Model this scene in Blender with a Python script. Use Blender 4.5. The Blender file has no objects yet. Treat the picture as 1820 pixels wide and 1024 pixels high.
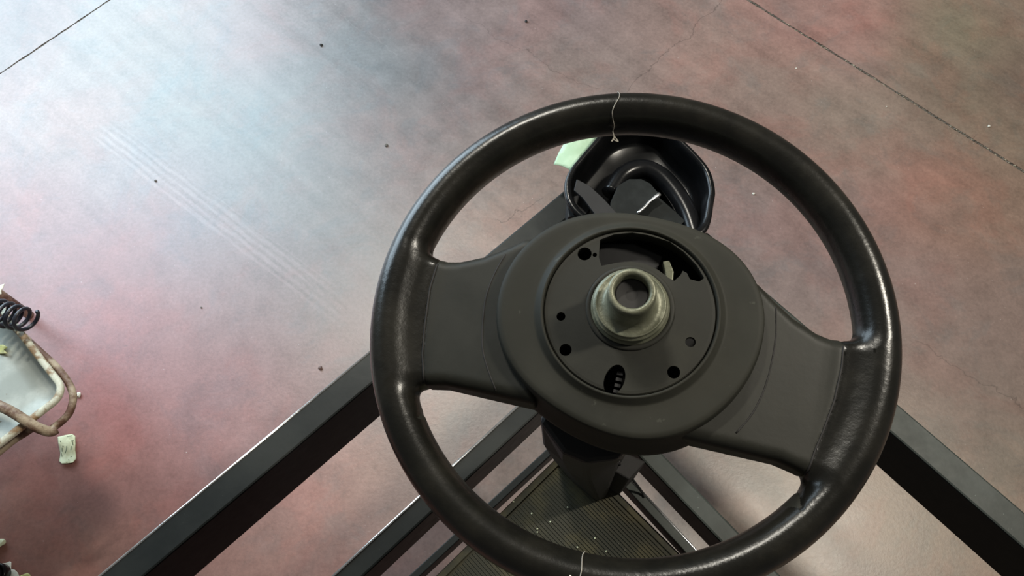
import bpy, bmesh, math, random
import numpy as np
from mathutils import Vector, Matrix
random.seed(4); rng = np.random.default_rng(4)
C = bpy.context.scene.collection
PI = math.pi

# ------------------------------------------------------------------ camera
F = 1415.0; TILT = math.radians(25); CAMZ = 1.5
cd = bpy.data.cameras.new('camera'); cam = bpy.data.objects.new('camera', cd); C.objects.link(cam)
cam.location = (0, 0, CAMZ); cam.rotation_euler = (TILT, 0, 0)
cd.sensor_width = 36; cd.lens = 36 * F / 1820; cd.clip_start = .02; cd.clip_end = 60
bpy.context.scene.camera = cam

# ------------------------------------------------------------------ light and exposure
vs = bpy.context.scene.view_settings
vs.view_transform = 'Standard'; vs.look = 'None'; vs.gamma = 1; vs.exposure = 0.0
try: vs.use_curve_mapping = False
except Exception: pass
w = bpy.data.worlds.new('world'); bpy.context.scene.world = w; w.use_nodes = True
w.node_tree.nodes['Background'].inputs[0].default_value = (1.0, .97, .90, 1)
w.node_tree.nodes['Background'].inputs[1].default_value = .10

def area(name, loc, target, sx, sy, power, col):
    l = bpy.data.lights.new(name, 'AREA'); l.shape = 'RECTANGLE'; l.size = sx; l.size_y = sy
    l.energy = power; l.color = col
    o = bpy.data.objects.new(name, l); C.objects.link(o); o.location = loc
    d = Vector(target) - Vector(loc)
    o.rotation_euler = d.to_track_quat('-Z', 'Y').to_euler(); return o
area('workshop_door_daylight', (-1.68, 2.02, 1.00), (-.85, 1.05, 0.0), 1.7, 2.0, 88, (.70, .87, 1.0))
area('ceiling_tube_light', (1.40, .57, 2.68), (.2, .3, .5), .12, .34, 38, (1, .93, .80))
area('ceiling_tube_light', (-.50, 1.65, 2.72), (.1, .3, .5), .34, .12, 34, (1, .95, .84))

# ------------------------------------------------------------------ helpers
ct, st = math.cos(TILT), math.sin(TILT)
def at(px, py, z):
    """point on the level z that the photograph shows at px,py"""
    a, b = (px - 910) / F, -(py - 512) / F
    r = Vector((a, b * ct + st, b * st - ct))
    return Vector((0, 0, CAMZ)) + r * ((z - CAMZ) / r.z)
def obj(name, bm, mat, parent=None, smooth=False, bevel=None):
    me = bpy.data.meshes.new(name); bm.to_mesh(me); bm.free()
    o = bpy.data.objects.new(name, me); C.objects.link(o)
    me.materials.append(mat)
    if smooth:
        for p in me.polygons: p.use_smooth = True
    if parent: o.parent = parent
    if bevel:
        m = o.modifiers.new('bevel', 'BEVEL'); m.width = bevel; m.segments = 2; m.limit_method = 'ANGLE'
    return o
def tag(o, label=None, cat=None, group=None, kind=None):
    if label: o['label'] = label
    if cat: o['category'] = cat
    if group: o['group'] = group
    if kind: o['kind'] = kind
    return o
def thing(name, label, cat, loc=(0, 0, 0), group=None):
    o = bpy.data.objects.new(name, None); C.objects.link(o); o.location = loc
    o.empty_display_size = .05
    return tag(o, label, cat, group)
def prism(pts, z0, z1, bm=None, origin=(0, 0, 0)):
    """closed solid over a level outline"""
    bm = bm or bmesh.new(); ox, oy, oz = origin
    a = sum(pts[i][0] * pts[(i + 1) % len(pts)][1] - pts[(i + 1) % len(pts)][0] * pts[i][1] for i in range(len(pts)))
    if a < 0: pts = pts[::-1]
    lo = [bm.verts.new((p[0] - ox, p[1] - oy, z0 - oz)) for p in pts]
    hi = [bm.verts.new((p[0] - ox, p[1] - oy, z1 - oz)) for p in pts]
    n = len(pts)
    bm.faces.new(hi); bm.faces.new(lo[::-1])
    for i in range(n):
        j = (i + 1) % n; bm.faces.new((lo[i], lo[j], hi[j], hi[i]))
    return bm
def loft(rings, cap0=True, cap1=True, bm=None, closed=True):
    bm = bm or bmesh.new()
    V = [[bm.verts.new(p) for p in r] for r in rings]; n = len(rings[0])
    for a, b in zip(V, V[1:]):
        for i in range(n if closed else n - 1):
            j = (i + 1) % n
            bm.faces.new((a[i], a[j], b[j], b[i]))
    if cap0: bm.faces.new(V[0][::-1])
    if cap1: bm.faces.new(V[-1])
    bmesh.ops.recalc_face_normals(bm, faces=bm.faces)
    return bm
def circ(r, z, n=64, cx=0, cy=0):
    return [(cx + r * math.cos(2 * PI * i / n), cy + r * math.sin(2 * PI * i / n), z) for i in range(n)]
def lathe(prof, n=64, cx=0, cy=0, cap0=True, cap1=True):
    return loft([circ(r, z, n, cx, cy) for r, z in prof], cap0, cap1)
def catmull(pts, k=6, closed=False):
    P = [Vector(p) for p in pts]; out = []; n = len(P)
    rng_ = range(n if closed else n - 1)
    for i in rng_:
        if closed: a, b, c, d = P[i - 1], P[i], P[(i + 1) % n], P[(i + 2) % n]
        else: a, b, c, d = P[max(i - 1, 0)], P[i], P[i + 1], P[min(i + 2, n - 1)]
        for s in range(k):
            t = s / k
            out.append(.5 * ((2 * b) + (c - a) * t + (2 * a - 5 * b + 4 * c - d) * t * t + (3 * b - a - 3 * c + d) * t ** 3))
    if not closed: out.append(P[-1])
    return out
def tube(path, r, n=10, bm=None, closed=False):
    bm = bm or bmesh.new(); P = [Vector(p) for p in path]; m = len(P)
    R = r if hasattr(r, '__len__') else [r] * m
    up = None; rings = []
    for i, p in enumerate(P):
        if closed: t = (P[(i + 1) % m] - P[i - 1]).normalized()
        else: t = (P[min(i + 1, m - 1)] - P[max(i - 1, 0)]).normalized()
        if up is None:
            up = t.orthogonal().normalized()
        up = (up - t * up.dot(t)).normalized(); s = t.cross(up)
        rings.append([bm.verts.new(p + (up * math.cos(2 * PI * k / n) + s * math.sin(2 * PI * k / n)) * R[i]) for k in range(n)])
    for i in range(m if closed else m - 1):
        a, b = rings[i], rings[(i + 1) % m]
        for k in range(n):
            l = (k + 1) % n; bm.faces.new((a[k], a[l], b[l], b[k]))
    if not closed:
        bm.faces.new(rings[0][::-1]); bm.faces.new(rings[-1])
    bmesh.ops.recalc_face_normals(bm, faces=bm.faces)
    return bm
def boolean(o, cutters):
    """bake a difference into o's mesh"""
    for c in cutters:
        m = o.modifiers.new('cut', 'BOOLEAN'); m.operation = 'DIFFERENCE'; m.object = c; m.solver = 'EXACT'
    bpy.context.view_layer.update()
    dg = bpy.context.evaluated_depsgraph_get()
    me = bpy.data.meshes.new_from_object(o.evaluated_get(dg))
    o.modifiers.clear(); o.data = me
    for c in cutters: bpy.data.objects.remove(c)
    return o

# ------------------------------------------------------------------ materials
class NT:
    def __init__(s, name):
        s.m = bpy.data.materials.new(name); s.m.use_nodes = True; s.t = s.m.node_tree
        s.b = s.t.nodes['Principled BSDF']
    def n(s, typ, **kw):
        nd = s.t.nodes.new(typ)
        for k, v in kw.items():
            if k.startswith('i_'): s.inp(nd.inputs[k[2:].replace('_', ' ')], v)
            else: setattr(nd, k, v)
        return nd
    def inp(s, sock, v):
        if isinstance(v, bpy.types.NodeSocket): s.t.links.new(v, sock)
        else: sock.default_value = v
    def math(s, op, a, b=0.0, c=0.0, clamp=False):
        nd = s.t.nodes.new('ShaderNodeMath'); nd.operation = op; nd.use_clamp = clamp
        for i, v in enumerate((a, b, c)): s.inp(nd.inputs[i], v)
        return nd.outputs[0]
    def noise(s, vec, scale, detail=5, rough=.55, dist=0):
        nd = s.n('ShaderNodeTexNoise'); s.inp(nd.inputs['Vector'], vec)
        nd.inputs['Scale'].default_value = scale; nd.inputs['Detail'].default_value = detail
        nd.inputs['Roughness'].default_value = rough; nd.inputs['Distortion'].default_value = dist
        return nd.outputs['Fac']
    def step(s, v, lo, hi):
        nd = s.n('ShaderNodeMapRange', interpolation_type='SMOOTHSTEP')
        s.inp(nd.inputs[0], v); s.inp(nd.inputs[1], lo); s.inp(nd.inputs[2], hi)
        return nd.outputs[0]
    def mix(s, f, a, b, mode='MIX'):
        nd = s.n('ShaderNodeMix', data_type='RGBA', blend_type=mode)
        s.inp(nd.inputs[0], f)
        for sock, v in ((nd.inputs[6], a), (nd.inputs[7], b)):
            s.inp(sock, v if isinstance(v, bpy.types.NodeSocket) else (*v[:3], 1))
        return nd.outputs[2]
    def bump(s, h, strength, dist):
        nd = s.n('ShaderNodeBump'); s.inp(nd.inputs['Height'], h)
        nd.inputs['Strength'].default_value = strength; nd.inputs['Distance'].default_value = dist
        s.t.links.new(nd.outputs[0], s.b.inputs['Normal'])
    def set(s, **kw):
        for k, v in kw.items():
            sock = s.b.inputs[k.replace('_', ' ')]
            if isinstance(v, tuple): v = (*v[:3], 1)
            s.inp(sock, v)
        return s
    def coord(s): return s.n('ShaderNodeTexCoord').outputs['Object']

def worn(name, c1, c2, rough=.5, scale=40, metallic=0.0, spec=.5, bump=.15, lo=.4, hi=.65, speck=None, bd=.001, rr=.12):
    """base colour c1 worn towards c2, with a little relief"""
    s = NT(name); co = s.coord()
    n1 = s.noise(co, scale, 6, .6); n2 = s.noise(co, scale * 7, 3, .6)
    col = s.mix(s.step(n1, lo, hi), c1, c2)
    if speck: col = s.mix(s.step(n2, .68, .74), col, speck)
    s.set(Base_Color=col, Metallic=metallic, Specular_IOR_Level=spec,
          Roughness=s.math('ADD', rough - rr / 2, s.math('MULTIPLY', n1, rr)))
    s.bump(n2, bump, bd); return s.m

M = {}
M['leather'] = worn('rim_leather', (.0075, .0072, .0058), (.014, .013, .010), .29, 26, spec=.42, bump=.35, bd=.0006)
M['spoke'] = worn('spoke_leather', (.017, .0175, .014), (.024, .024, .0195), .5, 18, spec=.25, bump=.12, bd=.0006)
M['hub'] = worn('hub_plastic', (.022, .0222, .0175), (.029, .029, .023), .62, 14, spec=.22, bump=.12, bd=.0006, speck=(.045, .046, .037))
M['disc'] = worn('hub_disc_metal', (.024, .024, .020), (.031, .031, .025), .6, 22, spec=.22, bump=.12, bd=.0006)
M['alu'] = worn('cast_aluminium', (.14, .145, .10), (.22, .225, .165), .45, 60, metallic=.35, spec=.5, bump=.3, bd=.0008)
M['dark'] = worn('dark_cavity', (.012, .011, .011), (.02, .018, .018), .7, 20)
M['column'] = worn('column_plastic', (.013, .013, .014), (.02, .02, .021), .55, 12, spec=.35, bump=.1)
M['gloss_black'] = worn('gloss_black_paint', (.004, .0045, .005), (.008, .008, .009), .25, 9, spec=.3, bump=.05)
def steel(name, side, top1, top2, rough=.42):
    """dark mill steel; dusty tops lighter, the shade on the sides put into the colour"""
    s = NT(name); co = s.coord(); n1 = s.noise(co, 9, 6, .6); n2 = s.noise(co, 70, 4, .6); n3 = s.noise(co, 260, 2, .6)
    g = s.n('ShaderNodeNewGeometry'); sp = s.n('ShaderNodeSeparateXYZ'); s.inp(sp.inputs[0], g.outputs['Normal'])
    up = s.step(s.math('ADD', sp.outputs[2], s.math('MULTIPLY', s.math('SUBTRACT', n2, .5), .5)), .45, .85)
    top = s.mix(s.step(n1, .38, .66), top1, top2)
    top = s.mix(s.step(n3, .72, .76), top, tuple(min(1, v * 2.2) for v in top2))
    col = s.mix(up, side, top)  # side shade painted in: sides darker than tops
    s.set(Base_Color=col, Roughness=s.math('ADD', rough - .05, s.math('MULTIPLY', n2, .14)), Specular_IOR_Level=s.math('ADD', .04, s.math('MULTIPLY', up, .2)))
    s.bump(n2, .12, .001); return s.m
M['steel_dark'] = steel('painted_steel', (.008, .008, .009), (.013, .0155, .0148), (.022, .0245, .0225))
M['steel_green'] = steel('pale_steel', (.008, .0085, .008), (.028, .033, .029), (.046, .054, .049))
M['grey_plate'] = worn('grey_plate', (.012, .014, .014), (.02, .023, .023), .5, 25, spec=.15)
M['bare'] = worn('bare_steel', (.7, .7, .7), (.9, .9, .9), .25, 40, metallic=.9)
M['rust'] = worn('rusty_tube', (.13, .065, .04), (.42, .34, .24), .6, 30, bump=.5, lo=.42, hi=.62, speck=(.06, .03, .02), bd=.002)
M['rust_dark'] = worn('rusty_sheet', (.10, .055, .045), (.17, .10, .08), .6, 30, bump=.4)
M['zinc'] = worn('zinc_tray', (.36, .38, .34), (.58, .60, .54), .38, 9, metallic=.25, bump=.15, lo=.38, hi=.62, speck=(.25, .22, .16))
M['lip'] = worn('tray_lip', (.62, .62, .50), (.30, .20, .11), .5, 30, bump=.4, lo=.46, hi=.56, bd=.002)
M['paper'] = worn('old_paper', (.62, .66, .46), (.50, .52, .34), .8, 60)
M['ink'] = worn('faded_ink', (.08, .11, .06), (.14, .17, .10), .8, 200)
M['white_paper'] = worn('white_paper', (.78, .76, .66), (.6, .6, .5), .7, 60)
M['green_paper'] = worn('green_paper', (.40, .58, .40), (.50, .68, .50), .7, 30)
M['spring'] = worn('spring_paint', (.012, .014, .022), (.03, .033, .045), .35, 60)
M['thread'] = worn('grey_thread', (.25, .23, .20), (.4, .38, .33), .8, 60)
M['pebble'] = worn('pebble', (.10, .09, .08), (.2, .18, .15), .8, 300)
M['chip'] = worn('pale_chip', (.6, .58, .5), (.75, .72, .66), .7, 300)
M['gravel'] = worn('pale_gravel', (.30, .27, .2), (.5, .46, .36), .8, 300)
M['leaf'] = worn('dry_leaf', (.45, .46, .16), (.6, .58, .3), .7, 60)

# mat: olive grime on black rubber
s = NT('ribbed_rubber'); co = s.coord()
n1 = s.noise(co, 14, 5, .6); n2 = s.noise(co, 300, 3, .6)
col = s.mix(s.step(n1, .42, .62), (.038, .037, .026), (.075, .066, .036))
col = s.mix(s.step(n2, .70, .76), col, (.2, .19, .15))
s.set(Base_Color=col, Roughness=.62, Specular_IOR_Level=.2); s.bump(n2, .2, .001); M['mat'] = s.m

# ------------------------------------------------------------------ floor (painted concrete worn to grey)
# colour of the paint itself at known spots (pixel x, y, sRGB): hue zones and local stains only;
# broad brightness carries no trend across the floor, the lights make that
TONE = [
 (0,0,111,103,100),(250,60,128,122,117),(120,240,144,131,126),(60,380,151,118,114),(200,330,137,134,134),(330,180,123,129,127),(450,80,136,120,119),(480,230,119,127,127),
 (560,150,117,119,119),(640,60,95,106,109),(700,130,96,105,109),(600,20,124,116,115),(760,40,123,105,103),(850,60,124,109,108),(820,160,109,99,99),(930,120,128,110,106),
 (1000,130,126,111,104),(900,20,126,110,107),(1040,30,122,106,105),(1150,40,136,115,109),(1230,110,147,119,110),(1110,120,127,113,108),(1300,60,147,126,118),(1400,40,146,117,111),
 (1530,40,166,125,118),(1500,90,165,125,118),(1450,130,136,121,112),(1350,170,128,113,105),(1250,200,129,107,100),(1400,240,137,108,100),(1480,200,131,120,109),(1560,190,137,124,113),
 (1540,270,134,121,111),(1700,60,133,128,108),(1800,20,138,118,105),(1640,110,139,123,107),(1720,170,129,118,101),(1665,145,110,94,86),(1800,155,115,93,85),(1800,240,131,113,98),
 (1640,360,157,111,97),(1560,350,138,106,101),(1700,400,140,111,97),(1780,380,134,112,98),(1790,520,123,105,98),(1640,480,127,110,106),(1700,600,126,106,99),(1760,700,117,101,93),
 (1800,830,124,107,93),(1600,930,141,124,108),(1500,960,137,119,106),(1560,1010,138,122,108),(1300,870,130,115,101),(1440,480,122,106,103),(1350,370,125,109,107),(900,370,131,109,99),
 (850,410,140,118,108),(800,450,136,118,108),(960,300,123,106,99),(1010,340,128,112,104),(720,280,114,105,104),(650,240,110,106,105),(700,350,123,108,106),(740,240,110,108,108),
 (620,330,115,112,111),(700,250,129,105,100),(600,430,112,109,109),(650,500,112,112,111),(560,360,114,120,120),(430,350,121,126,126),(350,420,134,129,133),(560,560,116,112,113),
 (500,480,120,117,119),(450,520,131,113,113),(630,600,112,113,110),(560,640,136,113,109),(500,700,143,107,107),(460,600,132,112,112),(420,660,148,104,105),(380,560,139,118,117),
 (300,560,145,108,108),(260,620,151,102,103),(200,540,156,104,104),(150,500,145,114,115),(100,440,143,119,121),(40,430,144,119,121),(180,480,156,109,108),(250,480,139,115,116),
 (320,490,135,123,125),(180,700,154,103,102),(240,760,153,102,99),(320,720,150,113,112),(380,760,152,111,109),(300,640,142,103,100),(200,820,136,92,85),(100,880,127,91,83),
 (150,960,118,94,81),(60,980,129,89,80),(260,880,142,100,94),(20,900,140,101,89),(480,960,151,116,106),(560,880,158,117,107),(620,820,152,119,108),(680,780,149,122,110),
 (520,1000,147,111,102),(540,800,145,111,106),(700,890,154,126,116),(780,780,133,122,114),(830,740,130,121,113),(880,790,139,117,109),(760,1000,154,122,110),(900,860,135,120,110),
 (1200,840,131,116,103),(1180,900,127,110,107),(1380,860,131,115,101),
]
SHADE = 1.0
def lin(c): c /= 255.; return c / 12.92 if c <= .04045 else ((c + .055) / 1.055) ** 2.4
def tone_at(P):
    Q = np.array([at(x, y, 0)[:2] for x, y, *_ in TONE]); K = np.array([[lin(v) for v in t[2:]] for t in TONE])
    out = np.zeros((len(P), 3)); W = np.zeros(len(P))
    for q, k in zip(Q, K):
        d2 = ((P - q) ** 2).sum(1) + .0016
        d2 = d2 + .004; wgt = np.exp(-d2 / .08) / d2 ** 1.0 + 1e-6 / d2
        out += wgt[:, None] * k; W += wgt
    return out / W[:, None]

def floor_material():
    s = NT('painted_concrete'); t = s.t
    co = s.coord()
    att = s.n('ShaderNodeAttribute', attribute_name='paint'); base = att.outputs['Color']
    # coordinates along the sweep marks
    ang = math.atan2(.986 - 1.494, 1.142 - .591)
    mp = s.n('ShaderNodeMapping', vector_type='POINT'); s.inp(mp.inputs[0], co); mp.inputs['Rotation'].default_value = (0, 0, -ang)
    rot = mp.outputs[0]
    ms = s.n('ShaderNodeMapping'); s.inp(ms.inputs[0], rot); ms.inputs['Scale'].default_value = (.10, 1, 1)
    streak = s.noise(ms.outputs[0], 22, 6, .65)
    cloud = s.noise(co, 5.5, 8, .62, .4); cloud2 = s.noise(co, 17, 6, .62, .2); fine = s.noise(co, 130, 5, .7); grit = s.noise(co, 420, 2, .6)
    red = s.mix(s.step(cloud, .48, .60), base, s.mix(1.0, base, (1.06, .96, .95), 'MULTIPLY'))
    grey = s.mix(s.step(s.noise(co, 7.5, 7, .68, .6), .50, .62), red, s.mix(1.0, red, (.90, .97, 1.0), 'MULTIPLY'))
    # sweep streaks are strongest on the north half of the bay
    sep = s.n('ShaderNodeSeparateXYZ'); s.inp(sep.inputs[0], co)
    north = s.step(sep.outputs[1], .55, 1.0)
    k = s.math('MULTIPLY', s.math('SUBTRACT', streak, .5), s.math('ADD', .16, s.math('MULTIPLY', north, .5)))
    f = s.math('ADD', 1.0, k)
    f = s.math('ADD', f, s.math('MULTIPLY', s.math('SUBTRACT', fine, .5), .75))
    f = s.math('ADD', f, s.math('MULTIPLY', s.math('SUBTRACT', cloud2, .5), .7))
    # tyre track: parallel pale and dark lines
    A = at(180, 230, 0); B = at(640, 575, 0); a2 = math.atan2(B.y - A.y, B.x - A.x); L = (B - A).length
    m2 = s.n('ShaderNodeMapping', vector_type='TEXTURE'); s.inp(m2.inputs[0], co)
    m2.inputs['Location'].default_value = (A.x, A.y, 0); m2.inputs['Rotation'].default_value = (0, 0, a2)
    sp = s.n('ShaderNodeSeparateXYZ'); s.inp(sp.inputs[0], m2.outputs[0])
    wob = s.math('ADD', s.math('MULTIPLY', s.math('SUBTRACT', s.noise(co, 4, 2), .5), .014), s.math('MULTIPLY', s.math('SUBTRACT', s.noise(ms.outputs[0], 90, 3, .7), .5), .016))
    py = s.math('ADD', sp.outputs[1], wob); ax = s.math('ABSOLUTE', py)
    wid = s.math('SUBTRACT', 1.0, s.step(ax, .030, .035))
    lon = s.math('MULTIPLY', s.step(sp.outputs[0], -.03, .03), s.math('SUBTRACT', 1.0, s.step(sp.outputs[0], L * .75, L * 1.05)))
    mk = s.math('MULTIPLY', wid, lon)
    lines = s.math('SINE', s.math('MULTIPLY', py, 2 * PI / .0155))
    mk2 = s.math('MULTIPLY', mk, s.math('ADD', .35, s.math('MULTIPLY', s.noise(ms.outputs[0], 60, 3), .9)))
    f = s.math('ADD', f, s.math('MULTIPLY', mk2, s.math('ADD', .11, s.math('MULTIPLY', lines, .15))))
    # fine cracks
    def crack(p, q, wd, amp):
        nonlocal f
        A = at(*p, 0); B = at(*q, 0); m = s.n('ShaderNodeMapping', vector_type='TEXTURE'); s.inp(m.inputs[0], co)
        m.inputs['Location'].default_value = (A.x, A.y, 0); m.inputs['Rotation'].default_value = (0, 0, math.atan2(B.y - A.y, B.x - A.x))
        sp = s.n('ShaderNodeSeparateXYZ'); s.inp(sp.inputs[0], m.outputs[0])
        wb = s.math('MULTIPLY', s.math('SUBTRACT', s.noise(co, 9, 6, .6), .5), .10)
        d = s.math('ABSOLUTE', s.math('ADD', sp.outputs[1], wb))
        c = s.math('SUBTRACT', 1.0, s.step(d, wd * .3, wd))
        ln = (B - A).length
        c = s.math('MULTIPLY', c, s.math('MULTIPLY', s.step(sp.outputs[0], 0, .01), s.math('SUBTRACT', 1.0, s.step(sp.outputs[0], ln, ln + .01))))
        f = s.math('MULTIPLY', f, s.math('SUBTRACT', 1.0, s.math('MULTIPLY', c, amp)))
    crack((1110, 165), (1300, -10), .0018, .32); crack((880, 395), (960, 350), .0014, .4)
    crack((1620, 610), (1820, 720), .0016, .3); crack((820, 30), (1060, 160), .0018, .25); crack((600, 10), (700, 100), .0016, -.2)
    col = s.mix(1.0, grey, s.n('ShaderNodeCombineColor', i_Red=f, i_Green=f, i_Blue=f).outputs[0], 'MULTIPLY')
    m3 = s.n('ShaderNodeMapping'); s.inp(m3.inputs[0], co); m3.inputs['Rotation'].default_value = (0, 0, .7); m3.inputs['Scale'].default_value = (.25, 1, 1)
    sc = s.math('MULTIPLY', s.step(s.noise(m3.outputs[0], 75, 3, .6), .66, .74), s.step(s.noise(co, 6, 3), .5, .62))
    col = s.mix(s.math('MULTIPLY', sc, .35), col, (.09, .085, .085))
    col = s.mix(s.step(grit, .73, .77), col, (.06, .05, .05))
    col = s.mix(s.step(s.noise(co, 260, 2, .5), .765, .79), col, (.6, .6, .58))
    s.set(Base_Color=col, Roughness=s.math('ADD', .29, s.math('MULTIPLY', cloud2, .16)), Specular_IOR_Level=.68)
    s.bump(s.math('ADD', fine, s.math('MULTIPLY', streak, .6)), .12, .002)
    return s.m
MF = floor_material()
M['joint'] = worn('joint_dirt', (.085, .075, .062), (.16, .14, .115), .9, 90, bump=.5)

# the slab is cast in four bays divided by two joints
J1a, J1b = at(0, 131, 0), at(195, 0, 0); J2a, J2b = at(1330, 0, 0), at(1820, 305, 0)
def slab(side1, side2):
    X = np.arange(-2.4, 2.61, .025); Y = np.arange(-.9, 3.21, .025)
    bm = bmesh.new(); V = [[bm.verts.new((x, y, 0)) for x in X] for y in Y]
    for j in range(len(Y) - 1):
        for i in range(len(X) - 1): bm.faces.new((V[j][i], V[j][i + 1], V[j + 1][i + 1], V[j + 1][i]))
    for (a, b), sd, gap in (((J1a, J1b), side1, .0022), ((J2a, J2b), side2, .0030)):
        d = (b - a).normalized(); nn = Vector((-d.y, d.x, 0)) * sd
        bmesh.ops.bisect_plane(bm, geom=bm.verts[:] + bm.edges[:] + bm.faces[:], plane_co=a + nn * gap, plane_no=nn, clear_inner=True)
    # ragged arris along the joints, then sides going down
    eb = [e for e in bm.edges if e.is_boundary]
    for v in {v for e in eb for v in e.verts}:
        if abs(v.co.x) < 2.38 and -.88 < v.co.y < 3.18: v.co += Vector((rng.normal(0, .0007), rng.normal(0, .0007), 0))
    r = bmesh.ops.extrude_edge_only(bm, edges=eb)
    for v in [g for g in r['geom'] if isinstance(g, bmesh.types.BMVert)]: v.co.z -= .03
    return bm
fl = bpy.data.objects.new('floor', None); C.objects.link(fl); fl['kind'] = 'structure'
for s1 in (1, -1):
    for s2 in (1, -1):
        bm = slab(s1, s2)
        if not bm.faces: bm.free(); continue
        bmesh.ops.recalc_face_normals(bm, faces=bm.faces)
        o = obj('floor_slab', bm, MF, fl)
        me = o.data
        # every top face must look up
        co = np.empty(len(me.vertices) * 3); me.vertices.foreach_get('co', co); co = co.reshape(-1, 3)
        tops = [p for p in me.polygons if abs(p.normal.z) > .9]
        if tops and tops[0].normal.z < 0: me.flip_normals()
        ca = me.color_attributes.new('paint', 'FLOAT_COLOR', 'POINT')
        k = np.ones((len(co), 4)); k[:, :3] = tone_at(co[:, :2]) * SHADE
        ca.data.foreach_set('color', k.ravel())
bm = prism([(-2.4, -.9), (2.6, -.9), (2.6, 3.2), (-2.4, 3.2)], -.06, -.0020)
obj('joint_bed', bm, M['joint'], fl)
# crumbs of stone lying in the joint
d = (J2b - J2a); nn = Vector((-d.y, d.x, 0)).normalized()
for nm, mat, cnt in (('joint_gravel', M['gravel'], 95), ('joint_grit', M['pebble'], 260)):
    bm = bmesh.new()
    for i in range(cnt):
        t = random.uniform(-.25, 1.1)
        p = J2a + d * t + nn * random.gauss(0, .0014) + Vector((0, 0, -.0008))
        r = random.uniform(.0009, .0026) if cnt < 100 else random.uniform(.001, .003)
        bmesh.ops.create_icosphere(bm, subdivisions=1, radius=r, matrix=Matrix.Translation(p) @ Matrix.Rotation(random.random() * 6, 4, 'X') @ Matrix.Diagonal((1.2, .8, .6, 1)))
    o = obj(nm, bm, mat, fl); o['kind'] = 'stuff'

# ------------------------------------------------------------------ rack of steel beams
rack = thing('steel_rack', 'black painted steel rack of crossing box beams under the steering wheel', 'rack', (.188, .749, 0))
RO = Vector(rack.location)
ZB = .45
def beam(name, A, B, off, w, h, e0, e1, mat, z=ZB, lip=None, bevel=.003):
    """box beam; A-B is its far top edge, width goes to the right of A->B"""
    a, b = at(*A, z), at(*B, z); d = (b - a).normalized(); nn = Vector((d.y, -d.x, 0)) * off
    a = a - d * e0; b = b + d * e1
    pts = [a, b, b + nn * w, a + nn * w]
    bm = prism([(p.x, p.y) for p in pts], z - h, z, origin=RO)
    o = obj(name, bm, mat, rack, bevel=bevel)
    return o, a, b, d, nn
o, aL, bL, dL, nL = beam('box_beam', (175.8, 1024), (657, 624.7), 1, .039, .135, .35, .42, M['steel_dark'])
o, a_, b_, d_, n_ = beam('box_beam', (1596.8, 718.7), (1820, 909.4), 1, .040, .105, .47, .35, M['steel_green'])
o, *_ = beam('box_beam', (720, 905), (914, 726.4), 1, .027, .085, .35, .40, M['steel_dark'], z=ZB - .0010)
beam('box_beam', (1186.6, 815.6), (1314.8, 947.9), 1, .026, .060, .35, .3, M['steel_green'], z=ZB - .0018)
beam('angle_rail', (726, 1024), (968.6, 801), 1, .0095, .040, .35, .03, M['steel_dark'], bevel=.001)
beam('angle_rail', (1121, 851.5), (1238.9, 978.6), 1, .0125, .030, .01, .3, M['steel_green'], bevel=.001)
# worn arrises, their bright edge highlights built in as bare-metal tubes
def edge_strip(A, B, e0, e1, z=ZB):
    a, b = at(*A, z), at(*B, z); d = (b - a).normalized(); nn = Vector((d.y, -d.x, 0))
    a = a - d * e0 - RO; b = b + d * e1 - RO
    bm = tube([a + nn * .0007 - Vector((0, 0, .0006)), b + nn * .0007 - Vector((0, 0, .0006))], .0018, 10)
    obj('worn_edge_glint', bm, M['bare'], rack, smooth=True)
edge_strip((175.8, 1024), (657, 624.7), .3, .1)
edge_strip((720, 905), (914, 726.4), .3, .1)
edge_strip((1121, 851.5), (1238.9, 978.6), 0, .25)
# legs down to the floor
for p in ((.195, .72), (-.72, -.14), (.86, -.05)):
    bm = prism([(p[0] - .022, p[1] - .022), (p[0] + .022, p[1] - .022), (p[0] + .022, p[1] + .022), (p[0] - .022, p[1] + .022)], 0, ZB - .05, origin=RO)
    obj('leg', bm, M['steel_dark'], rack, bevel=.002)
# corner pan: black pressed sheet with a turned lip
out = [(1003, 330), (1012, 303), (1030, 280), (1056, 250), (1080, 222), (1110, 207), (1150, 203), (1186, 218), (1212, 247), (1240, 275), (1262, 303), (1271, 335), (1269, 360), (1255, 412), (1200, 430), (1120, 425), (1050, 400), (1012, 368)]
ring0 = catmull([at(x, y, .52) for x, y in out], 5, True)
cen = sum(ring0, Vector()) / len(ring0)
def sc(k, z): return [Vector((cen.x + (p.x - cen.x) * k, cen.y + (p.y - cen.y) * k, z)) - RO for p in ring0]
bm = loft([sc(1.0, .514), sc(1.0, .519), sc(.985, .522), sc(.93, .522), sc(.905, .518), sc(.89, .508), sc(.87, .482), sc(.84, .470), sc(.78, .465), sc(.3, .4645)], False, True)
o = obj('corner_pan', bm, M['gloss_black'], rack, smooth=True)
m = o.modifiers.new('solid', 'SOLIDIFY'); m.thickness = .003; m.offset = -1
o['label'] = 'glossy black pressed steel pan at the rack corner'
path = catmull([at(x, y, .492) - RO for x, y in ((1085, 345), (1108, 312), (1140, 300), (1172, 312), (1200, 342), (1222, 380), (1235, 420))], 6)
obj('bent_tube', tube(path, .0145, 16), M['gloss_black'], rack, smooth=True)
def plate(name, pts, z, th, mat, par=rack, org=None, bevel=.0008):
    bm = prism([tuple(at(x, y, z)[:2]) for x, y in pts], z - th, z, origin=RO if org is None else org)
    return obj(name, bm, mat, par, bevel=bevel)
plate('steel_tongue', [(1098, 330), (1118, 318), (1140, 318), (1156, 326), (1172, 345), (1152, 360), (1135, 378), (1130, 400), (1085, 400), (1085, 360)], .512, .004, M['grey_plate'])
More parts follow.
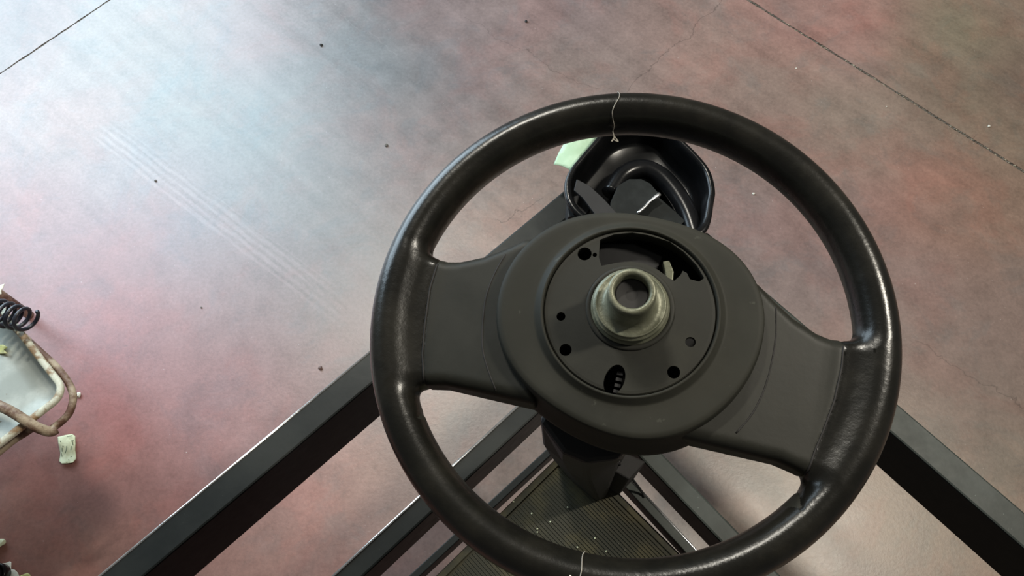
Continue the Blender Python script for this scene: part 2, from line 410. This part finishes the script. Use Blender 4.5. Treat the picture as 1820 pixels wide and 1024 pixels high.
plate('steel_tongue', [(1165, 345), (1196, 372), (1218, 392), (1205, 405), (1130, 402), (1135, 372)], .500, .004, M['grey_plate'])
e = [at(x, y, .5125) - RO for x, y in ((1172.5, 345), (1155, 358), (1147, 367), (1133, 379))]
obj('worn_edge_glint', tube(catmull(e, 4), [.0030] * 3 + [.0021] * 10, 8), M['bare'], rack, smooth=True)
plate('strap', [(1025, 318), (1048, 330), (1072, 352), (1098, 380), (1060, 384), (1036, 352), (1020, 338)], .524, .005, M['column'])
# little clamp block where the strap meets the beam
plate('clamp', [(1008, 352), (1030, 346), (1052, 366), (1040, 384), (1010, 386)], .50, .05, M['column'])

# ------------------------------------------------------------------ ribbed rubber mat on the platform
ZM = .44
mo = at(1015, 791, ZM); dl = (at(777, 1024, ZM) - at(986, 819, ZM)).normalized(); dr = Vector((-dl.y, dl.x, 0))
if dr.x < 0: dr = -dr
mat_root = thing('ribbed_mat', 'ribbed black rubber tread mat grimed olive on the rack platform', 'mat', (mo.x, mo.y, ZM))
mo0 = at(986, 819, ZM) - dl * (at(986, 819, ZM) - mo).dot(dl)
rr_ = at(1097.6, 876, ZM); rr2 = at(1206, 987.7, ZM)
MW = 0.5 * ((rr_ - mo0).dot(dr) + (rr2 - mo0).dot(dr)); 
# mat: left edge runs along dl, right side along dr from the corner; ribs run along dr
S0 = mo0 - mo
LEN_R, LEN_L = .42, .46
top_off = (at(1150, 931, ZM) - mo0).dot(dl)
def q(u_, v_, z=0): 
    p = S0 + dl * (top_off + u_) + dr * v_; return (p.x, p.y)
bm = prism([q(0, 0), q(0, LEN_R), q(LEN_L, LEN_R), q(LEN_L, 0)], -.008, 0)
obj('mat_base', bm, M['mat'], mat_root)
bm = bmesh.new(); pitch = .0042
n_r = int((LEN_L - .012) / pitch)
for i in range(n_r):
    u0 = .010 + i * pitch
    a, b, c_, d_ = q(u0, .011), q(u0, LEN_R - .01), q(u0 + .0022, LEN_R - .01), q(u0 + .0022, .011)
    lo = [bm.verts.new((p[0], p[1], 0)) for p in (a, b, c_, d_)]
    ins = [q(u0 + .0004, .0115), q(u0 + .0004, LEN_R - .0105), q(u0 + .0018, LEN_R - .0105), q(u0 + .0018, .0115)]
    hi = [bm.verts.new((p[0], p[1], .0016)) for p in ins]
    bm.faces.new(hi)
    for k in range(4): bm.faces.new((lo[k], lo[(k + 1) % 4], hi[(k + 1) % 4], hi[k]))
bmesh.ops.recalc_face_normals(bm, faces=bm.faces)
o = obj('ribs', bm, M['mat'], mat_root); o['kind'] = 'stuff'
bm = prism([q(0, 0), q(LEN_L, 0), q(LEN_L, .008), q(0, .008)], 0, .0022)
obj('mat_border', bm, M['mat'], mat_root, bevel=.0006)
bm = prism([q(0, 0.008), q(0, LEN_R), q(.007, LEN_R), q(.007, .008)], 0, .0022)
obj('mat_border', bm, M['mat'], mat_root, bevel=.0006)
# platform sheet carried by the rack below the mat
bm = prism([(q(u_, v_)[0] + mo.x, q(u_, v_)[1] + mo.y) for u_, v_ in ((-.004, -.002), (-.004, LEN_R), (LEN_L, LEN_R), (LEN_L, -.002))], ZM - .014, ZM - .008, origin=RO)
obj('platform_sheet', bm, M['steel_dark'], rack)

# ------------------------------------------------------------------ steering wheel
Wc = Vector((.08313151, .22019732, .96062409))
U = Vector((.96525696, -.25154955, .07072356)); V_ = Vector((.23934082, .95974149, .14701103)); N = Vector((-.10485689, -.12497639, .98660323))
wheel = thing('steering_wheel', 'large black two-spoke steering wheel with leather rim and bare round hub', 'steering wheel')
wheel.matrix_world = Matrix(((U.x, V_.x, N.x, Wc.x), (U.y, V_.y, N.y, Wc.y), (U.z, V_.z, N.z, Wc.z), (0, 0, 0, 1)))
RM, RA, RB = .1752, .0150, .0205

def sdf(X, Y, H):
    r = np.hypot(X, Y); q_ = (r - RM); k = np.sqrt((q_ / RA) ** 2 + (H / RB) ** 2) + 1e-9
    g = np.sqrt((q_ / RA ** 2) ** 2 + (H / RB ** 2) ** 2) + 1e-9
    dr_ = k * (k - 1) / g
    # subtle flattening of the inner side
    ax = np.abs(X)
    yT = np.interp(ax, [.04, .085, .097, .112, .13, .140, .150, .175], [.060, .046, .037, .0275, .0205, .0188, .0200, .0215])
    yB = np.interp(ax, [.04, .09, .117, .130, .175], [-.0730, -.0730, -.0730, -.0755, -.0785])
    d2 = np.maximum(yB - Y, Y - yT)
    d2 = np.maximum(d2, .05 - ax); d2 = np.maximum(d2, r - .174)
    hc = np.interp(ax, [.05, .09, .11, .14, .175], [.004, .002, .001, -.001, -.001])
    th = np.interp(ax, [.05, .09, .11, .135, .175], [.0215, .0200, .0182, .0165, .0160])
    rr = .0085
    dx = d2 + rr; dz = np.abs(H - hc) - th + rr
    ds = np.minimum(np.maximum(dx, dz), 0) + np.hypot(np.maximum(dx, 0), np.maximum(dz, 0)) - rr
    kk = .013; hmix = np.clip(.5 + .5 * (dr_ - ds) / kk, 0, 1)
    d = dr_ * (1 - hmix) + ds * hmix - kk * hmix * (1 - hmix)
    # stitched seam groove between rim leather and spoke cover
    sx = seam_x(Y, np.sign(X))
    gro = np.exp(-((ax - sx) / .0011) ** 2) * .0007 * ((Y > -.10) & (Y < .045))
    return d + gro
def seam_x(Y, sg):
    xl = np.interp(Y, [-.085, -.068, -.055, -.035, -.006, .011, .03], [.1295, .1335, .138, .142, .1462, .1460, .1445])
    xr = np.interp(Y, [-.085, -.061, -.047, -.025, -.001, .014, .03], [.1345, .1385, .142, .1465, .1484, .1478, .1460])
    return np.where(sg < 0, xl, xr)
def surface_net():
    hstep = .0016
    xs = np.arange(-.198, .198, hstep); ys = np.arange(-.198, .198, hstep); zs = np.arange(-.0265, .0275, hstep)
    X, Y, Z = np.meshgrid(xs, ys, zs, indexing='ij')
    D = sdf(X, Y, Z); inside = D < 0
    nx, ny, nz = D.shape
    # cells crossing the surface
    cs = sum(inside[i:nx - 1 + i, j:ny - 1 + j, k:nz - 1 + k].astype(np.int8) for i in (0, 1) for j in (0, 1) for k in (0, 1))
    act = (cs > 0) & (cs < 8); idx = -np.ones(act.shape, int); n = int(act.sum()); idx[act] = np.arange(n)
    I = np.argwhere(act)
    P = np.stack([xs[I[:, 0]], ys[I[:, 1]], zs[I[:, 2]]], 1) + hstep / 2
    for _ in range(5):   # pull every vertex onto the surface
        e = 3e-4
        d0 = sdf(*P.T); G = np.stack([(sdf(*(P + e * np.eye(3)[a]).T) - sdf(*(P - e * np.eye(3)[a]).T)) / (2 * e) for a in range(3)], 1)
        gg = (G ** 2).sum(1)[:, None] + 1e-6
        stp = -d0[:, None] * G / gg; L = np.linalg.norm(stp, axis=1, keepdims=True); stp *= np.minimum(1, hstep / (L + 1e-9))
        P = P + stp
    Q = []
    for ax in range(3):
        a = [slice(None)] * 3; b = [slice(None)] * 3; a[ax] = slice(0, -1); b[ax] = slice(1, None)
        A_, B_ = inside[tuple(a)], inside[tuple(b)]; E = np.argwhere(A_ != B_)
        o1, o2 = [(1, 2), (2, 0), (0, 1)][ax]
        ok = (E[:, o1] > 0) & (E[:, o2] > 0); E = E[ok]
        def ci(da, db):
            F_ = E.copy(); F_[:, o1] -= da; F_[:, o2] -= db; return idx[F_[:, 0], F_[:, 1], F_[:, 2]]
        qd = np.stack([ci(1, 1), ci(0, 1), ci(0, 0), ci(1, 0)], 1)
        fl_ = ~A_[E[:, 0], E[:, 1], E[:, 2]]
        qd[fl_] = qd[fl_][:, ::-1]; Q.append(qd)
    return P, np.concatenate(Q)
P, Q = surface_net()
cx_ = P[Q].mean(1); sm = seam_x(cx_[:, 1], np.sign(cx_[:, 0]))
in_sp = (np.abs(cx_[:, 0]) < sm) & (cx_[:, 1] < .06) & (cx_[:, 1] > -.10) & (np.hypot(cx_[:, 0], cx_[:, 1]) < RM - .004)
def sub(mask, name, mat):
    q_ = Q[mask]; u_, inv = np.unique(q_, return_inverse=True)
    me = bpy.data.meshes.new(name); me.from_pydata(P[u_].tolist(), [], inv.reshape(-1, 4).tolist()); me.materials.append(mat)
    me.polygons.foreach_set('use_smooth', np.ones(len(me.polygons), bool))
    o = bpy.data.objects.new(name, me); C.objects.link(o); o.parent = wheel; return o
sub(~in_sp, 'rim', M['leather'])
sub(in_sp & (cx_[:, 0] < 0), 'spoke_cover', M['spoke'])
sub(in_sp & (cx_[:, 0] > 0), 'spoke_cover', M['spoke'])
# inner trim seams where the covers meet the hub
for pts in ([(-.0962, .030), (-.1005, .0139), (-.1023, -.0034), (-.0998, -.0232), (-.0950, -.0422), (-.0875, -.0562), (-.078, -.070)],
            [(.0985, .031), (.0998, .024), (.1020, .005), (.1005, -.0231), (.095, -.045), (.086, -.062)]):
    pth = []
    for x, y in [tuple(p[:2]) for p in catmull([(a, b, 0) for a, b in pts], 5)]:
        hs = np.linspace(.04, 0, 120); dd = sdf(np.full(120, x), np.full(120, y), hs); k = int(np.argmax(dd < 0))
        if (dd < 0).any(): pth.append((x, y, float(hs[k]) + .0001))
    obj('seam', tube(pth, .0006, 6), M['dark'], wheel, smooth=True)
for sg in (-1, 1):
    pth = []
    for y in np.linspace(-.079, .014, 40):
        x = float(seam_x(y, sg)) * sg
        hs = np.linspace(.04, 0, 400); dd = sdf(np.full(400, x), np.full(400, y), hs); k = int(np.argmax(dd < 0))
        if (dd < 0).any(): pth.append((x, y, float(hs[k]) + .0003))
    obj('seam', tube(pth, .0008, 6), M['dark'], wheel, smooth=True)

# oval hub cover
ov = np.array([(-85.9,-30.1),(-91.1,1.1),(-86.2,29.4),(-69.2,52.8),(-44.4,67.6),(-22.0,74.5),(8.7,76.3),(39.9,71.8),(64.7,58.5),(83.0,41.7),(91.0,21.3),(91.9,-1.9),(86.7,-25.9),(75.2,-47.3),(60.3,-65.3),(40.9,-77.4),(15.6,-83.4),(-11.9,-81.1),(-40.0,-72.1),(-62.3,-59.5),(-76.3,-46.3)]) / 1000
oc = np.array([0, -.0035]); th_ = np.arctan2(ov[:, 1] - oc[1], ov[:, 0] - oc[0]); rr_o = np.hypot(*(ov - oc).T)
B_ = lambda t: np.stack([np.ones_like(t)] + [f_(k * t) for k in range(1, 5) for f_ in (np.cos, np.sin)], 1)
cf = np.linalg.lstsq(B_(th_), rr_o, rcond=None)[0]
NT_ = 144; TT = np.linspace(0, 2 * PI, NT_, endpoint=False); RO_ = B_(TT) @ cf
DC = (.0008, .0025)
def oring(off, h):  # outline offset outwards
    return [(oc[0] + (r + off) * math.cos(t), oc[1] + (r + off) * math.sin(t), h) for t, r in zip(TT, RO_)]
def cring(r, h): 
    o = []
    for t in TT: o.append((DC[0] + r * math.cos(t), DC[1] + r * math.sin(t), h))
    return o
def mixr(a, b, k): return [tuple(p[i] * (1 - k) + q_[i] * k for i in range(3)) for p, q_ in zip(a, b)]
HP = .0335
a0 = cring(.0668, HP - .0002); b0 = oring(-.0050, HP - .0003)
rings = [cring(.0590, .018), cring(.0592, .0350), cring(.0597, .0372), cring(.0603, .0378), cring(.0612, .0377), cring(.0617, .0372), cring(.0648, HP + .0006), cring(.0656, HP), a0] \
    + [mixr(a0, b0, k) for k in (.25, .5, .75)] + [b0, oring(-.0016, HP - .0008), oring(-.0005, HP - .0022), oring(0, HP - .0050), oring(.0012, .020), oring(.0030, .008), oring(.0055, -.002), oring(.0060, -.008), oring(.003, -.014), oring(-.006, -.018), oring(-.035, -.020), cring(.030, -.020)]
hubc = obj('hub_cover', loft(rings, False, True), M['hub'], wheel, smooth=True)
# disc with openings
disc = obj('hub_disc', lathe([(.0588, .0325), (.0588, .0348), (.0580, .0357), (.0560, .0360), (.040, .0368), (.031, .0374), (.010, .0374), (.010, .0325)], 128, *DC), M['disc'], None)
cut = []
cres = [(-24.5, 29.9), (-27.6, 36.0), (-29.6, 49.3), (-20.8, 55.3), (-8.5, 59.3), (2.6, 59.6), (18.3, 57.8), (29.9, 51.9), (40.2, 43.8), (46.4, 36.0), (43.5, 32.6), (37.0, 33.0), (34.2, 37.0), (31.2, 38.0), (30.2, 34.5), (26.8, 29.4), (23.0, 30.6), (14.5, 35.0), (5.0, 37.6), (-5, 37.3), (-14.2, 34.4)]
cut.append(obj('c', prism([(x / 1000, y / 1000) for x, y in cres], .02, .05), M['dark']))
for x, y, r in ((-44.1, -11.9, 3.1), (-35.8, -34.3, 4.2), (45.2, -10.9, 3.5), (38.1, -33.6, 4.3), (-38.0, 36.6, 5.0), (-30.8, 37.2, 1.6)):
    cut.append(obj('c', lathe([(r / 1000, .02), (r / 1000, .05)], 24, x / 1000, y / 1000), M['dark']))
sl = []
for i in range(24):
    t = 2 * PI * i / 24; sl.append((.0008 + .0068 * math.cos(t) + .001 * math.sin(t), -.0472 + .0105 * math.sin(t)))
cut.append(obj('c', prism(sl, .02, .05), M['dark']))
boolean(disc, cut); disc.parent = wheel
# backing seen through the openings
obj('hub_core', lathe([(.0575, -.012), (.0575, -.006), (.028, -.006), (.026, .010), (.012, .010)], 64, *DC), M['dark'], wheel, smooth=False)
bm = loft([[(-.030, .027, h), (.012, .030, h), (.016, .052, h), (-.006, .0575, h), (-.030, .053, h)] for h in (.0, .020)])
obj('horn_contact_block', bm, M['column'], wheel, bevel=.001)
bm = loft([[(.0165, .046, h), (.021, .0475, h), (.0255, .040, h), (.0265, .031, h), (.0215, .032, h), (.0195, .039, h)] for h in (.012, .026)])
o = obj('contact_tab', bm, M['alu'], wheel, bevel=.0008); o['label'] = 'grey metal contact tab'
# teeth in the slot
bm = bmesh.new()
for i in range(4):
    y = -.054 + i * .0042
    bmesh.ops.create_cube(bm, size=1, matrix=Matrix.Translation((.0035, y, .026)) @ Matrix.Diagonal((.004, .0022, .012, 1)))
obj('slot_teeth', bm, M['column'], wheel)
# cast boss
BC = (.0010, .0040)
prof = [(.0110, .066), (.0112, .0735), (.0116, .0752), (.0128, .0762), (.0146, .0760), (.0156, .0750), (.0158, .070), (.0159, .060), (.0162, .0540), (.0170, .0505), (.0186, .0485), (.0208, .0478), (.0226, .0480), (.0229, .0482), (.0236, .0481), (.0238, .0478), (.0240, .0462), (.0242, .0458), (.0253, .0455), (.0256, .0450), (.0257, .0440), (.0257, .0405), (.0268, .0400), (.0269, .0380), (.0269, .030)]
boss = obj('hub_boss', lathe(prof, 96, *BC, cap0=False, cap1=False), M['alu'], wheel, smooth=True)
obj('dark_plug', lathe([(.0113, .050), (.0113, .0672), (.0100, .0678), (.004, .0665)], 48, *BC), M['dark'], wheel, smooth=False)  # dark plug added to darken the boss hole
boss['label'] = 'pale cast metal boss around the round spindle hole'
obj('washer', lathe([(.0262, .0365), (.0265, .0392), (.0298, .0390), (.0304, .0382), (.0306, .0365)], 96, *BC, cap0=False, cap1=False), M['disc'], wheel, smooth=True)

# ------------------------------------------------------------------ steering column casing below the wheel
col_root = thing('steering_column', 'dark plastic steering column casing standing on the ribbed mat below the hub', 'column', at(1063, 840, ZM))
CO = Vector(col_root.location)
secs = [(.905, [(958, 748), (1000, 806), (1042, 824), (1098, 818), (1130, 780), (1190, 700), (1100, 640), (1000, 660)]),
        (.82, [(963, 790), (1000, 820), (1042, 838), (1106, 818), (1130, 780), (1180, 710), (1100, 660), (1000, 690)]),
        (.66, [(975, 808), (1010, 838), (1046, 858), (1100, 822), (1120, 780), (1160, 720), (1095, 690), (1010, 720)]),
        (ZM + .003, [(988, 822), (1030, 868), (1062, 892), (1078, 882), (1098, 812), (1120, 760), (1080, 740), (1010, 775)])]
rings = []
for z, pts in secs: rings.append([at(x, y, z) - CO for x, y in pts])
obj('casing', loft(rings, True, True), M['column'], col_root, bevel=.004)
top = Wc - N * .021; bot = Wc - N * .09
obj('spindle', tube([top - CO, bot - CO], .028, 32), M['dark'], col_root, smooth=True)
bm = prism([tuple(at(x, y, ZM + .003)[:2]) for x, y in ((1094, 835), (1128, 850), (1100, 880), (1076, 866))], ZM + .003, ZM + .10, origin=CO)
obj('shadow_block', bm, M['dark'], col_root, bevel=.002)  # dark block added in place of the shadow beside the casing
# loose cable leaving the foot
pth = catmull([at(1098, 822, .55) - CO, at(1116, 842, .50) - CO, at(1132, 862, .47) - CO, at(1142, 876, .455) - CO, at(1146, 884, .452) - CO], 6)
obj('cable', tube(pth, .0016, 8), M['column'], col_root, smooth=True)

# ------------------------------------------------------------------ threads on the rim
def wp(x, y, h): return Wc + U * x + V_ * y + N * h
def rim_pt(theta, phi, extra=.0008):
    x = (RM + (RA + extra) * math.cos(phi)); h = (RB + extra) * math.sin(phi)
    return wp(x * math.cos(theta), x * math.sin(theta), h)
tr = thing('loose_thread', 'thin grey thread wound over the top of the wheel rim, ends frayed', 'thread', rim_pt(math.radians(103), 1.5))
TO = Vector(tr.location)
def thr(pts, r, name='strand'):
    obj(name, tube([Vector(p) - TO for p in catmull(pts, 6)], r, 6), M['thread'], tr, smooth=True)
a0_ = math.radians(102.5)
arc = [rim_pt(a0_ + .010 * math.sin(i * 1.3) + i * .006, .1 + i * .33, .0007) for i in range(10)]
thr(arc, .00035)
thr([arc[0], arc[0] + V_ * .002 + U * .003, arc[0] + V_ * .004 + U * .009, arc[0] + V_ * .004 + U * .015], .00022)
e_ = arc[-1]
thr([e_, e_ - V_ * .005 + U * .002, e_ - V_ * .009 + U * .001], .0006)
thr([e_ - V_ * .004 + U * .002, e_ - V_ * .008 + U * .006, e_ - V_ * .007 + U * .002], .0005)
tr2 = thing('wire_tie', 'short pale wire tie wrapped on the lowest part of the wheel rim', 'wire', rim_pt(math.radians(-88.5), 1.9))
TO = Vector(tr2.location)
aa = math.radians(-88.5)
bm = tube([Vector(rim_pt(aa + .004 * math.sin(i), 1.35 + i * .25, .0005)) - TO for i in range(8)], .0004, 6); obj('wire', bm, M['thread'], tr2, smooth=True)
for dx_ in (-.006, .003):
    bm = bmesh.new(); bmesh.ops.create_icosphere(bm, subdivisions=2, radius=.0010, matrix=Matrix.Translation(Vector(rim_pt(aa + dx_ / .19 , 1.45, .001)) - TO) @ Matrix.Diagonal((1, 1.6, 1, 1)))
    obj('wire_end', bm, M['white_paper'], tr2, smooth=True)

# ------------------------------------------------------------------ papers
def sheet(name, pts, z, mat, label, cat, th=.0006, curl=None, flat=True):
    P_ = [at(x, y, z) for x, y in pts]; c0 = sum(P_, Vector()) / len(P_)
    root = thing(name, label, cat, c0)
    bm = bmesh.new(); vs_ = [bm.verts.new(p - c0) for p in P_]; f_ = bm.faces.new(vs_)
    if f_.normal.z < 0: f_.normal_flip()
    bmesh.ops.triangulate(bm, faces=bm.faces[:]); bmesh.ops.subdivide_edges(bm, edges=bm.edges[:], cuts=4, use_grid_fill=True)
    for v in bm.verts:
        v.co.z += (curl(v.co) if curl else 0) + th
    bmesh.ops.recalc_face_normals(bm, faces=bm.faces)
    if sum(f.normal.z for f in bm.faces) < 0: bmesh.ops.reverse_faces(bm, faces=bm.faces[:])
    o = obj('sheet', bm, mat, root, smooth=True); m = o.modifiers.new('s', 'SOLIDIFY'); m.thickness = th; m.offset = -1
    return root, c0
pr, pc = sheet('paper_tag', [(103, 777), (116, 773.5), (128, 771.5), (134, 775), (136, 790), (134.5, 802), (136, 816), (131, 823), (120, 824.5), (111, 825), (106.5, 820), (107.5, 805), (106, 792)], .003, M['paper'],
      'small yellowed paper tag with faded handwriting lying on the red floor', 'paper tag', curl=lambda c: .0015 + .0016 * math.sin(c.y * 160))
for seg in (((110.5, 796), (111, 803)), ((109.5, 806), (110.5, 812)), ((118.5, 793), (118, 800), (116, 806)), ((111, 793), (113, 793)), ((126, 784), (131, 783)), ((129, 785), (130, 791)), ((125.5, 812.5), (128, 811)), ((121.5, 818), (122.5, 816.5)), ((107, 784), (108, 785.5)), ((119, 776), (128, 774.5)), ((127, 793), (126, 800))):
    pts = [at(x, y, .0075) - pc for x, y in seg]
    obj('ink_stroke', tube(pts, .0006, 5), M['ink'], pr)
sheet('green_tag', [(984, 292), (993, 272), (1004, 254), (1030, 246), (1066, 236), (1056, 256), (1036, 282), (1018, 308), (1010, 303), (1000, 297)], .503, M['green_paper'],
      'pale green paper slip hanging at the left edge of the black corner pan', 'paper slip', curl=lambda c: .004 * math.cos(c.x * 60))

# ------------------------------------------------------------------ rusty basin trolley at the left edge
ZT = .30
tc = at(125, 696, ZT); ta = (at(12, 588, ZT) - at(88, 687, ZT)).normalized(); tb = Vector((-ta.y, ta.x, 0))
tl = thing('basin_trolley', 'rusty tubular trolley holding a shallow zinc tray at the left edge', 'trolley', (tc.x, tc.y, 0))
def tray_ring(k, r, z, n=8):
    o = []; x0 = y0 = k; x1 = TL - k; y1 = TWd - k
    for cx, cy, a in ((x0 + r, y0 + r, PI), (x1 - r, y0 + r, 1.5 * PI), (x1 - r, y1 - r, 0), (x0 + r, y1 - r, .5 * PI)):
        for i in range(n):
            t = a + .5 * PI * i / (n - 1); u_, v_ = cx + r * math.cos(t), cy + r * math.sin(t)
            p = ta * u_ + tb * v_; o.append((p.x, p.y, z))
    return o
TL, TWd = .42, .34
k = [tray_ring(.001, .030, ZT - .008), tray_ring(0, .030, ZT - .003), tray_ring(.002, .029, ZT), tray_ring(.008, .022, ZT + .001), tray_ring(.0105, .02, ZT - .001), tray_ring(.0115, .019, ZT - .005)]
obj('tray_lip', loft(k, False, False), M['lip'], tl, smooth=True)
k = [tray_ring(.0115, .019, ZT - .005), tray_ring(.012, .019, ZT - .024), tray_ring(.015, .017, ZT - .028), tray_ring(.05, .01, ZT - .029)]
obj('tray', loft(k, False, True), M['zinc'], tl, smooth=True)
def tt(*pts): return [at(x, y, z) - Vector((tc.x, tc.y, 0)) for x, y, z in pts]
obj('frame_tube', tube(catmull(tt((-120, 424, .285), (20, 575, .285), (70, 624, .285), (92, 644, .285), (107, 660, .284), (122, 681, .284), (130, 704, .284), (125, 730, .282), (112, 747, .28), (90, 764, .275)), 6), .0058, 12), M['rust'], tl, smooth=True)
obj('frame_tube', tube(catmull(tt((-120, 668, .315), (0, 722, .315), (22, 733, .313), (43, 746, .308), (64, 759, .298), (88, 767, .283), (100, 762, .279)), 6), .0082, 12), M['rust'], tl, smooth=True)
obj('frame_tube', tube(catmull(tt((-90, 873, .25), (0, 800, .255), (21, 783, .257), (43, 769, .262), (60, 758, .27)), 6), .0072, 12), M['rust'], tl, smooth=True)
for u_, v_ in ((TL - .03, .03), (.03, TWd - .03), (TL - .03, TWd - .03)):
    p = ta * u_ + tb * v_
    obj('leg', tube([(p.x, p.y, ZT - .03), (p.x, p.y, .0)], .009, 12), M['rust'], tl, smooth=True)

# coil spring resting across the tray corner
spz = .331
sa, sb = at(-40, 548, spz), at(52, 570, spz); ax_ = (sb - sa).normalized(); L = (sb - sa).length
s1 = Vector((-ax_.y, ax_.x, 0)); s1 = (s1 * .93 + ax_ * .0).normalized(); s2 = Vector((0, 0, 1))
turns = 7; pts = []
for i in range(turns * 20 + 1):
    t = i / 20; r = .0195 + .002 * math.sin(t * .7)
    u_ = L * (t / turns) ** 1.15
    p = sa + ax_ * u_ + (s1 + ax_ * .25) * (r * math.cos(2 * PI * t)) + s2 * (r * math.sin(2 * PI * t)); pts.append(p - sa)
spr = obj('coil_spring', tube(pts, .0032, 8), M['spring'], None, smooth=True); spr.location = sa
tag(spr, 'black steel coil spring lying across the edge of the zinc tray', 'spring')
sheet('label_scrap', [(-6, 512), (4, 508), (10, 506), (8, 513), (4, 518), (5, 524), (-6, 528)], .33, M['white_paper'], 'white scrap of paper behind the black coil spring', 'paper scrap', curl=lambda c: .003 * math.cos(c.x * 120))
sheet('dry_leaf', [(-8, 612), (8, 614), (18, 620), (10, 624), (18, 631), (2, 630), (-8, 628)], .272, M['leaf'], 'yellow green dry leaf lying in the zinc tray', 'leaf', curl=lambda c: .003 * math.sin(c.x * 150) + .003)

# ------------------------------------------------------------------ bottom left corner: black cap on white label, crumbs
sheet('crumpled_label', [(-10, 1001), (8, 1001), (17, 998), (20, 1000), (20, 1012), (27, 1013), (33, 1018), (36, 1024), (36, 1034), (-10, 1034)], .006, M['white_paper'], 'crumpled white label under the black cap in the near left corner', 'label', curl=lambda c: .003 * math.sin(c.x * 90))
cc = at(2, 1022, .01)
cap = obj('black_cap', lathe([(.0165, .004), (.0185, .006), (.0188, .020), (.0175, .0235), (.0150, .0240), (.0140, .022), (.0130, .012), (.0, .012)][:7] + [(.001, .012)], 48), M['gloss_black'], None, smooth=True)
cap.location = (cc.x, cc.y, 0.006); tag(cap, 'round black plastic cap lying on the crumpled white label', 'cap')
sheet('leaf_scrap', [(37, 1024), (44, 1021), (50, 1019), (54, 1021), (57, 1026), (50, 1032), (38, 1032)], .004, M['leaf'], 'greenish yellow scrap beside the crumpled white label', 'scrap', curl=lambda c: .002)

def crumb(name, px, py, r, mat, label, cat, group=None, z=0.0):
    bm = bmesh.new(); bmesh.ops.create_icosphere(bm, subdivisions=2, radius=r)
    rs = random.Random(px)
    for v in bm.verts: v.co *= rs.uniform(.75, 1.2); v.co.z *= .6
    mn = min(v.co.z for v in bm.verts)
    for v in bm.verts: v.co.z -= mn
    o = obj(name, bm, mat, None); p = at(px, py, z); o.location = (p.x, p.y, z); tag(o, label, cat, group); return o
crumb('pebble', 571, 81, .0038, M['dark'], 'round black pebble on the blue-grey floor near the top', 'pebble')
crumb('pebble', 935, 39, .0035, M['dark'], 'dark pebble on the streaked floor above the wheel', 'pebble')
crumb('pebble', 687, 259, .0038, M['pebble'], 'grey pebble on the pink floor left of the wheel rim top', 'pebble')
crumb('pebble', 277, 322, .0028, M['pebble'], 'small dark pebble beside the pale tyre track', 'pebble')
crumb('pebble', 570, 655, .0040, M['rust_dark'], 'brown crumb on the floor between wheel and left beam', 'crumb')
crumb('pebble', 358, 547, .0020, M['pebble'], 'tiny dark crumb in the middle of the pink floor', 'crumb')
crumb('stone_chip', 141, 703, .0055, M['chip'], 'white stone chip beside the trolley corner', 'chip')
crumb('stone_chip', 1339, 345, .0028, M['chip'], 'white chip on the floor inside the right rim opening', 'chip')
crumb('stone_chip', 1757, 225, .0030, M['chip'], 'pale yellow chip on the brown floor at upper right', 'chip')
crumb('stone_chip', 1575, 190, .0020, M['chip'], 'tiny pale chip just below the floor joint at upper right', 'chip')
crumb('stone_chip', 1415, 122, .0020, M['chip'], 'tiny pale chip below the floor joint near the top', 'chip')
crumb('stone_chip', 4, 965, .0080, M['paper'], 'pale grey crumb at the left edge above the black cap', 'chip')
for px, py in ((913, 892), (945, 913), (978, 928), (955, 940), (1026, 973), (1057, 957), (1009, 902), (955, 946), (1077, 980)):
    crumb('grit_grain', px, py, .0011, M['paper'], 'pale grain of grit between the ribs of the rubber mat', 'grit', 'grit on the mat', ZM + .0012)

# ------------------------------------------------------------------ sub-parts hang on the part they belong to
def under(child_names, parent_name, root):
    par = [o for o in root.children if o.name.split('.')[0] == parent_name]
    for o in list(root.children):
        if o.name.split('.')[0] in child_names and par:
            o.parent = par[0]
under(('hub_boss', 'washer', 'contact_tab', 'slot_teeth', 'dark_plug', 'horn_contact_block'), 'hub_disc', wheel)
under(('ink_stroke',), 'sheet', pr)
under(('ribs', 'mat_border'), 'mat_base', mat_root)
cov = [o for o in wheel.children if o.name.startswith('spoke_cover')]
for o in [o for o in wheel.children if o.name.startswith('seam')]:
    sx_ = sum(v.co.x for v in o.data.vertices)
    o.parent = min(cov, key=lambda c: -sx_ * sum(v.co.x for v in list(c.data.vertices)[:50]))
